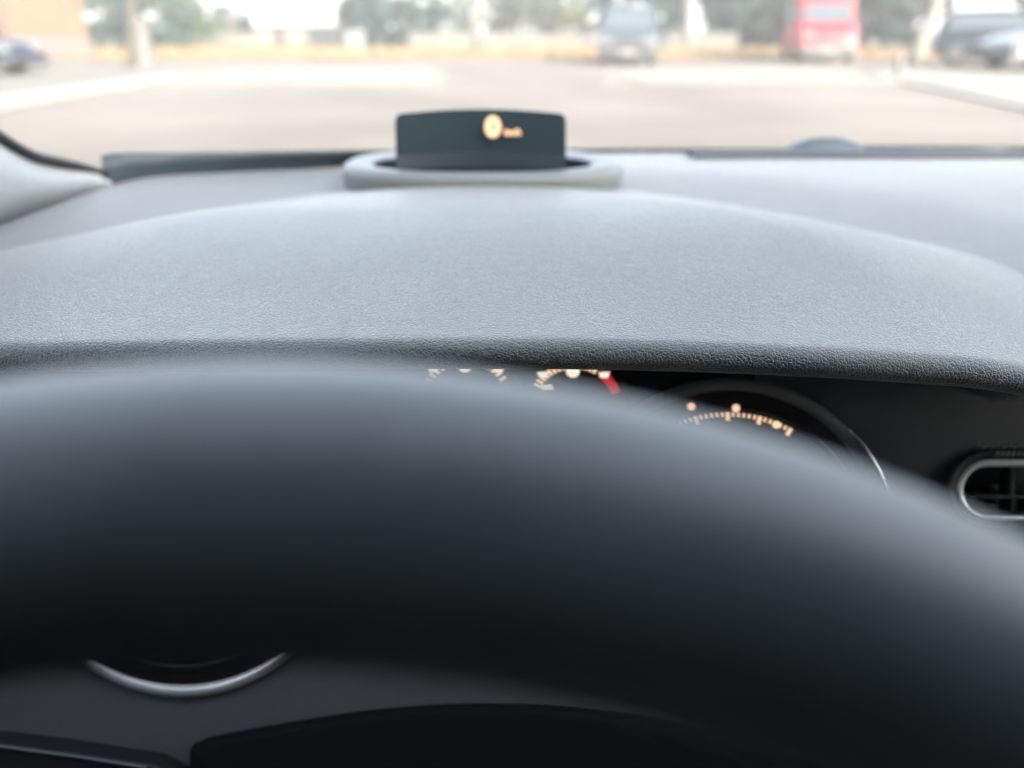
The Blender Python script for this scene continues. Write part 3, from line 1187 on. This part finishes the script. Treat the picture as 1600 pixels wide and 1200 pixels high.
wb = empty('shop_building', (gx(463, 60), 62, 0), R(3), 'white flat-roofed building with dark openings behind the dry verge', 'building')
bm = B()
box(bm, (-3.1, -2, 1.25), (3.1, 3, 3.6))
obj('upper_wall', bm, mat('white_render', (.20, .20, .197), .8, var=.03), wb, local=True, smooth=False, bevel=.03)
bm = B()
box(bm, (-3.0, -1.6, 0), (3.0, 2.9, 1.248))
obj('wall', bm, mat('cream_render', (.085, .08, .07), .9, var=.08), wb, local=True, smooth=False)
for (a_, b_) in ((-1.7, -1.0), (.75, 2.95)):
    bm = B()
    box(bm, (a_, -1.66, 0.02), (b_, -1.604, 1.2))
    d_ = obj('opening', bm, mat('dark_opening', (.012, .014, .016), .6), wb, local=True, smooth=False)
bm = B()
box(bm, (-3.25, -2.15, 3.602), (3.25, 3.15, 3.75))
obj('roof', bm, M['concrete'], wb, local=True, smooth=False)

# ---- vehicles
M['tyre'] = mat('tyre', (.015, .016, .018), .85)
M['alloy'] = mat('alloy', (.09, .092, .095), .4, metal=.2)
M['carglass'] = mat('car_glass', (.040, .048, .052), .08, spec=.8, coat=.3)
M['lens'] = mat('lamp_lens', (.10, .105, .11), .2)
M['amber'] = mat('amber_lens', (.80, .30, .04), .3)
M['redlens'] = mat('red_lens', (.5, .02, .02), .25)
M['plate'] = mat('plate_white', (.14, .14, .13), .5)


def vehicle(name, loc, rz, label, cat, paint, prof, hw, belt, roof_in, wheels, wr_, glass, bumper_h=None, group=None):
    """prof: closed side outline (y, z), front at -y. Half width hw below the belt, drawn in by roof_in at the top."""
    root = empty(name, loc, rz, label, cat, group)
    ztop = max(z for _, z in prof)

    def wd(z):
        if z <= belt:
            return hw * (1 - .04 * max(0, (.5 - z) / .5))
        return hw - roof_in * (z - belt) / (ztop - belt)
    bm = B()
    nx = 6
    rows = []
    for k in range(nx + 1):
        u = -1 + 2 * k / nx
        rows.append([Vector((u * wd(z), y + .10 * (u * u) * (1 if y < 0 else -1) * (1 if abs(y) > 1.2 else 0), z)) for y, z in prof])
    vv = grid(bm, rows, close_v=True)
    bm.faces.new(vv[0]); bm.faces.new(vv[-1][::-1])
    body = obj('body', bm, paint, root, local=True, bevel=.05)
    for (part, poly) in glass:
        if part == 'side_window':
            for s in (-1, 1):
                bm = B()
                prism(bm, [Vector((s * (wd(z) + .004), y, z)) for y, z in poly], Vector((s * .012, 0, 0)))
                obj('side_window', bm, M['carglass'], root, local=True, smooth=False)
        else:
            (y0, z0_), (y1, z1_) = poly
            d = Vector((0, y1 - y0, z1_ - z0_)).normalized()
            nn = Vector((0, -d.z, d.y)) if part != 'rear_window' else Vector((0, d.z, -d.y))
            if part != 'rear_window' and nn.y > 0: nn = -nn
            if part == 'rear_window' and nn.y < 0: nn = -nn
            bm = B()
            a, b = wd(z0_) * .90, wd(z1_) * .88
            prism(bm, [Vector((-a, y0, z0_)) + nn * .006, Vector((a, y0, z0_)) + nn * .006, Vector((b, y1, z1_)) + nn * .006, Vector((-b, y1, z1_)) + nn * .006], nn * .014)
            obj(part, bm, M['carglass'], root, local=True, smooth=False)
    for wy in wheels:
        for s in (-1, 1):
            bm = B()
            tube(bm, [Vector((s * (hw - .20), wy, wr_)), Vector((s * (hw - .17), wy, wr_)), Vector((s * (hw + .0), wy, wr_)), Vector((s * (hw + .025), wy, wr_))], [wr_ * .94, wr_, wr_, wr_ * .93], 28)
            w = obj('wheel', bm, M['tyre'], root, local=True, sharp=40)
            bm = B()
            tube(bm, [Vector((s * (hw + .018), wy, wr_)), Vector((s * (hw + .032), wy, wr_))], [wr_ * .64, wr_ * .60], 24)
            obj('rim', bm, M['alloy'], w, local=True, sharp=40)
    return root


def part_box(root, name, lo, hi, m, bevel=.02):
    bm = B()
    box(bm, lo, hi)
    return obj(name, bm, m, root, local=True, bevel=bevel)


# tall pale blue vehicle facing the car park
suv_prof = [(-2.15, .32), (-2.22, .55), (-2.18, .86), (-1.95, .98), (-1.15, 1.10), (-.55, 1.66), (-.30, 1.80), (.6, 1.86), (1.75, 1.80), (2.05, 1.15), (2.15, .80), (2.12, .34)]
suvY = 29.5
suv = vehicle('parked_car', (gx(993, suvY - 2.2), suvY, 0), R(-8), 'tall pale blue car facing the camera, beside the yellow-green bush', 'car',
              mat('pale_blue_paint', (.022, .032, .040), .5, metal=.1, coat=.15), suv_prof, .96, 1.08, .17, (-1.35, 1.35), .36,
              [('windscreen', ((-1.08, 1.14), (-.50, 1.70))), ('rear_window', ((1.98, 1.2), (1.80, 1.72))), ('side_window', [(-.85, 1.18), (-.40, 1.62), (1.6, 1.62), (1.75, 1.18)])])
part_box(suv, 'bumper', (-.94, -2.30, .20), (.94, -2.10, .66), M['plastic'], .04)
part_box(suv, 'grille', (-.50, -2.262, .62), (.50, -2.20, .84), M['plastic'])
for s in (-1, 1):
    part_box(suv, 'headlight', (s * .72 - .18, -2.25, .66), (s * .72 + .18, -2.13, .84), M['lens'], .03)
    part_box(suv, 'wing_mirror', (s * 1.08 - .10, -.98, 1.12), (s * 1.08 + .10, -.86, 1.28), mat('mirror_shell', (.03, .035, .04), .4), .03)
part_box(suv, 'number_plate', (-.26, -2.325, .36), (.26, -2.302, .47), M['plate'], .004)

# red high-roofed van
van_prof = [(-2.5, .34), (-2.62, .58), (-2.55, .95), (-2.35, 1.12), (-1.75, 1.26), (-1.05, 1.98), (-.80, 2.30), (-.30, 2.66), (2.6, 2.70), (2.72, 2.5), (2.75, .40)]
vanY = 31.6
van = vehicle('delivery_van', (gx(1296, vanY - 1.6), vanY, 0), R(-11.5), 'red high-roofed van with a pale windscreen parked across the driveway', 'van',
              mat('red_paint', (.25, .010, .016), .5, coat=.15), van_prof, .98, 1.25, .13, (-1.72, 1.75), .35,
              [('windscreen', ((-1.70, 1.32), (-1.08, 1.96)))])
for s in (-1, 1):
    bm = B()
    prism(bm, [Vector((s * .978, y, z)) for y, z in ((-1.25, 1.35), (-.95, 1.85), (-.35, 1.85), (-.35, 1.35))], Vector((s * .02, 0, 0)))
    obj('side_window', bm, M['carglass'], van, local=True, smooth=False)
    bm = B()
    prism(bm, [Vector((s * .965, y, z)) for y, z in ((.2, 1.30), (.2, 2.45), (2.5, 2.45), (2.5, 1.30))], Vector((s * .035, 0, 0)))
    obj('side_panel', bm, M['white'] if s < 0 else mat('red_panel', (.20, .014, .020), .4), van, local=True, smooth=False)
    part_box(van, 'headlight', (s * .74 - .19, -2.60, .80), (s * .74 + .19, -2.42, 1.02), M['lens'], .03)
    part_box(van, 'wing_mirror', (s * 1.10 - .11, -1.35, 1.35), (s * 1.10 + .11, -1.22, 1.65), M['plastic'], .03)
part_box(van, 'bumper', (-.95, -2.70, .24), (.95, -2.45, .62), mat('grey_bumper', (.045, .048, .05), .6), .05)
part_box(van, 'grille', (-.50, -2.625, .66), (.50, -2.52, .82), M['plastic'])
part_box(van, 'number_plate', (-.26, -2.725, .38), (.26, -2.702, .49), M['plate'], .004)

# low dark blue car at the far left, nose pointing right
sed_prof = [(-2.1, .30), (-2.2, .50), (-2.12, .70), (-1.7, .84), (-.95, .93), (-.25, 1.36), (.9, 1.40), (1.65, 1.02), (2.15, .96), (2.22, .55), (2.15, .32)]
cy_ = 19.6
nose = gx(82, cy_ + 1.8)
lc = vehicle('parked_car', (nose - 2.2, cy_ + .9, .10), R(90), 'dark blue car at the far left with only its nose in view', 'car',
             mat('dark_blue_paint', (.006, .013, .022), .3, metal=.2, coat=.15), sed_prof, .88, .92, .16, (-1.35, 1.35), .32,
             [('windscreen', ((-.90, .97), (-.30, 1.33))), ('rear_window', ((1.60, 1.06), (1.0, 1.36))), ('side_window', [(-.62, .98), (-.18, 1.28), (.85, 1.30), (1.30, 1.0)])])
part_box(lc, 'bumper', (-.84, -2.27, .22), (.84, -2.05, .46), M['plastic'], .04)
for s in (-1, 1):
    part_box(lc, 'headlight', (s * .64 - .17, -2.19, .54), (s * .64 + .17, -2.06, .68), M['lens'], .03)

# dark people carrier at the right, three-quarter view, amber lamp low at its corner
mpv_prof = [(-2.1, .30), (-2.2, .52), (-2.12, .80), (-1.85, .95), (-1.25, 1.06), (-.40, 1.60), (.2, 1.70), (1.8, 1.66), (2.10, 1.10), (2.16, .55), (2.1, .32)]
mY = 27.0
mp = vehicle('parked_car', (gx(1560, mY) + .2, mY + .3, .02), R(58), 'dark blue-grey car right of the leaning trunk with an amber lamp low on its nose', 'car',
             mat('blue_grey_paint', (.016, .024, .032), .3, metal=.3, coat=.15), mpv_prof, .90, 1.03, .15, (-1.33, 1.35), .36,
             [('windscreen', ((-1.18, 1.10), (-.48, 1.57))), ('rear_window', ((2.05, 1.16), (1.86, 1.58))), ('side_window', [(-.80, 1.10), (-.30, 1.52), (1.6, 1.54), (1.85, 1.12)])])
part_box(mp, 'bumper', (-.86, -2.27, .22), (.86, -2.05, .56), M['plastic'], .04)
for s in (-1, 1):
    part_box(mp, 'headlight', (s * .66 - .18, -2.22, .66), (s * .66 + .18, -2.06, .82), M['lens'], .03)
    part_box(mp, 'indicator', (s * .66 - .20, -2.32, .30), (s * .66 + .20, -2.22, .50), M['amber'], .02)

# silver car in front of it, at the right edge
sY = 23.2
sv = vehicle('parked_car', (gx(1545, sY) + 2.1, sY + .3, .10), R(-82), 'silver car at the right edge, its pale bonnet in front of the dark car', 'car',
             mat('silver_paint', (.085, .095, .102), .3, metal=.3, coat=.15), sed_prof, .88, .92, .16, (-1.35, 1.35), .32,
             [('windscreen', ((-.90, .97), (-.30, 1.33))), ('rear_window', ((1.60, 1.06), (1.0, 1.36))), ('side_window', [(-.62, .98), (-.18, 1.28), (.85, 1.30), (1.30, 1.0)])])
part_box(sv, 'bumper', (-.84, -2.27, .22), (.84, -2.05, .46), M['plastic'], .04)
for s in (-1, 1):
    part_box(sv, 'headlight', (s * .64 - .17, -2.19, .54), (s * .64 + .17, -2.06, .68), M['lens'], .03)

# ---- air: pale haze towards the trees, also standing in for windscreen glare
bm = B()
box(bm, (-520, -160, -1.0), (520, 620, 8.5))
hz = obj('haze', bm, bpy.data.materials.new('haze_air'), smooth=False)
hm = hz.data.materials[0]
hm.use_nodes = True
nt = hm.node_tree
nt.nodes.clear()
pv = nt.nodes.new('ShaderNodeVolumePrincipled')
pv.inputs['Color'].default_value = (.96, .97, 1.0, 1)
pv.inputs['Density'].default_value = 0.0016
pv.inputs['Anisotropy'].default_value = 0.1
on = nt.nodes.new('ShaderNodeOutputMaterial')
nt.links.new(pv.outputs[0], on.inputs['Volume'])
tag(hz, 'pale haze in the air over the car park', 'haze', kind='stuff')
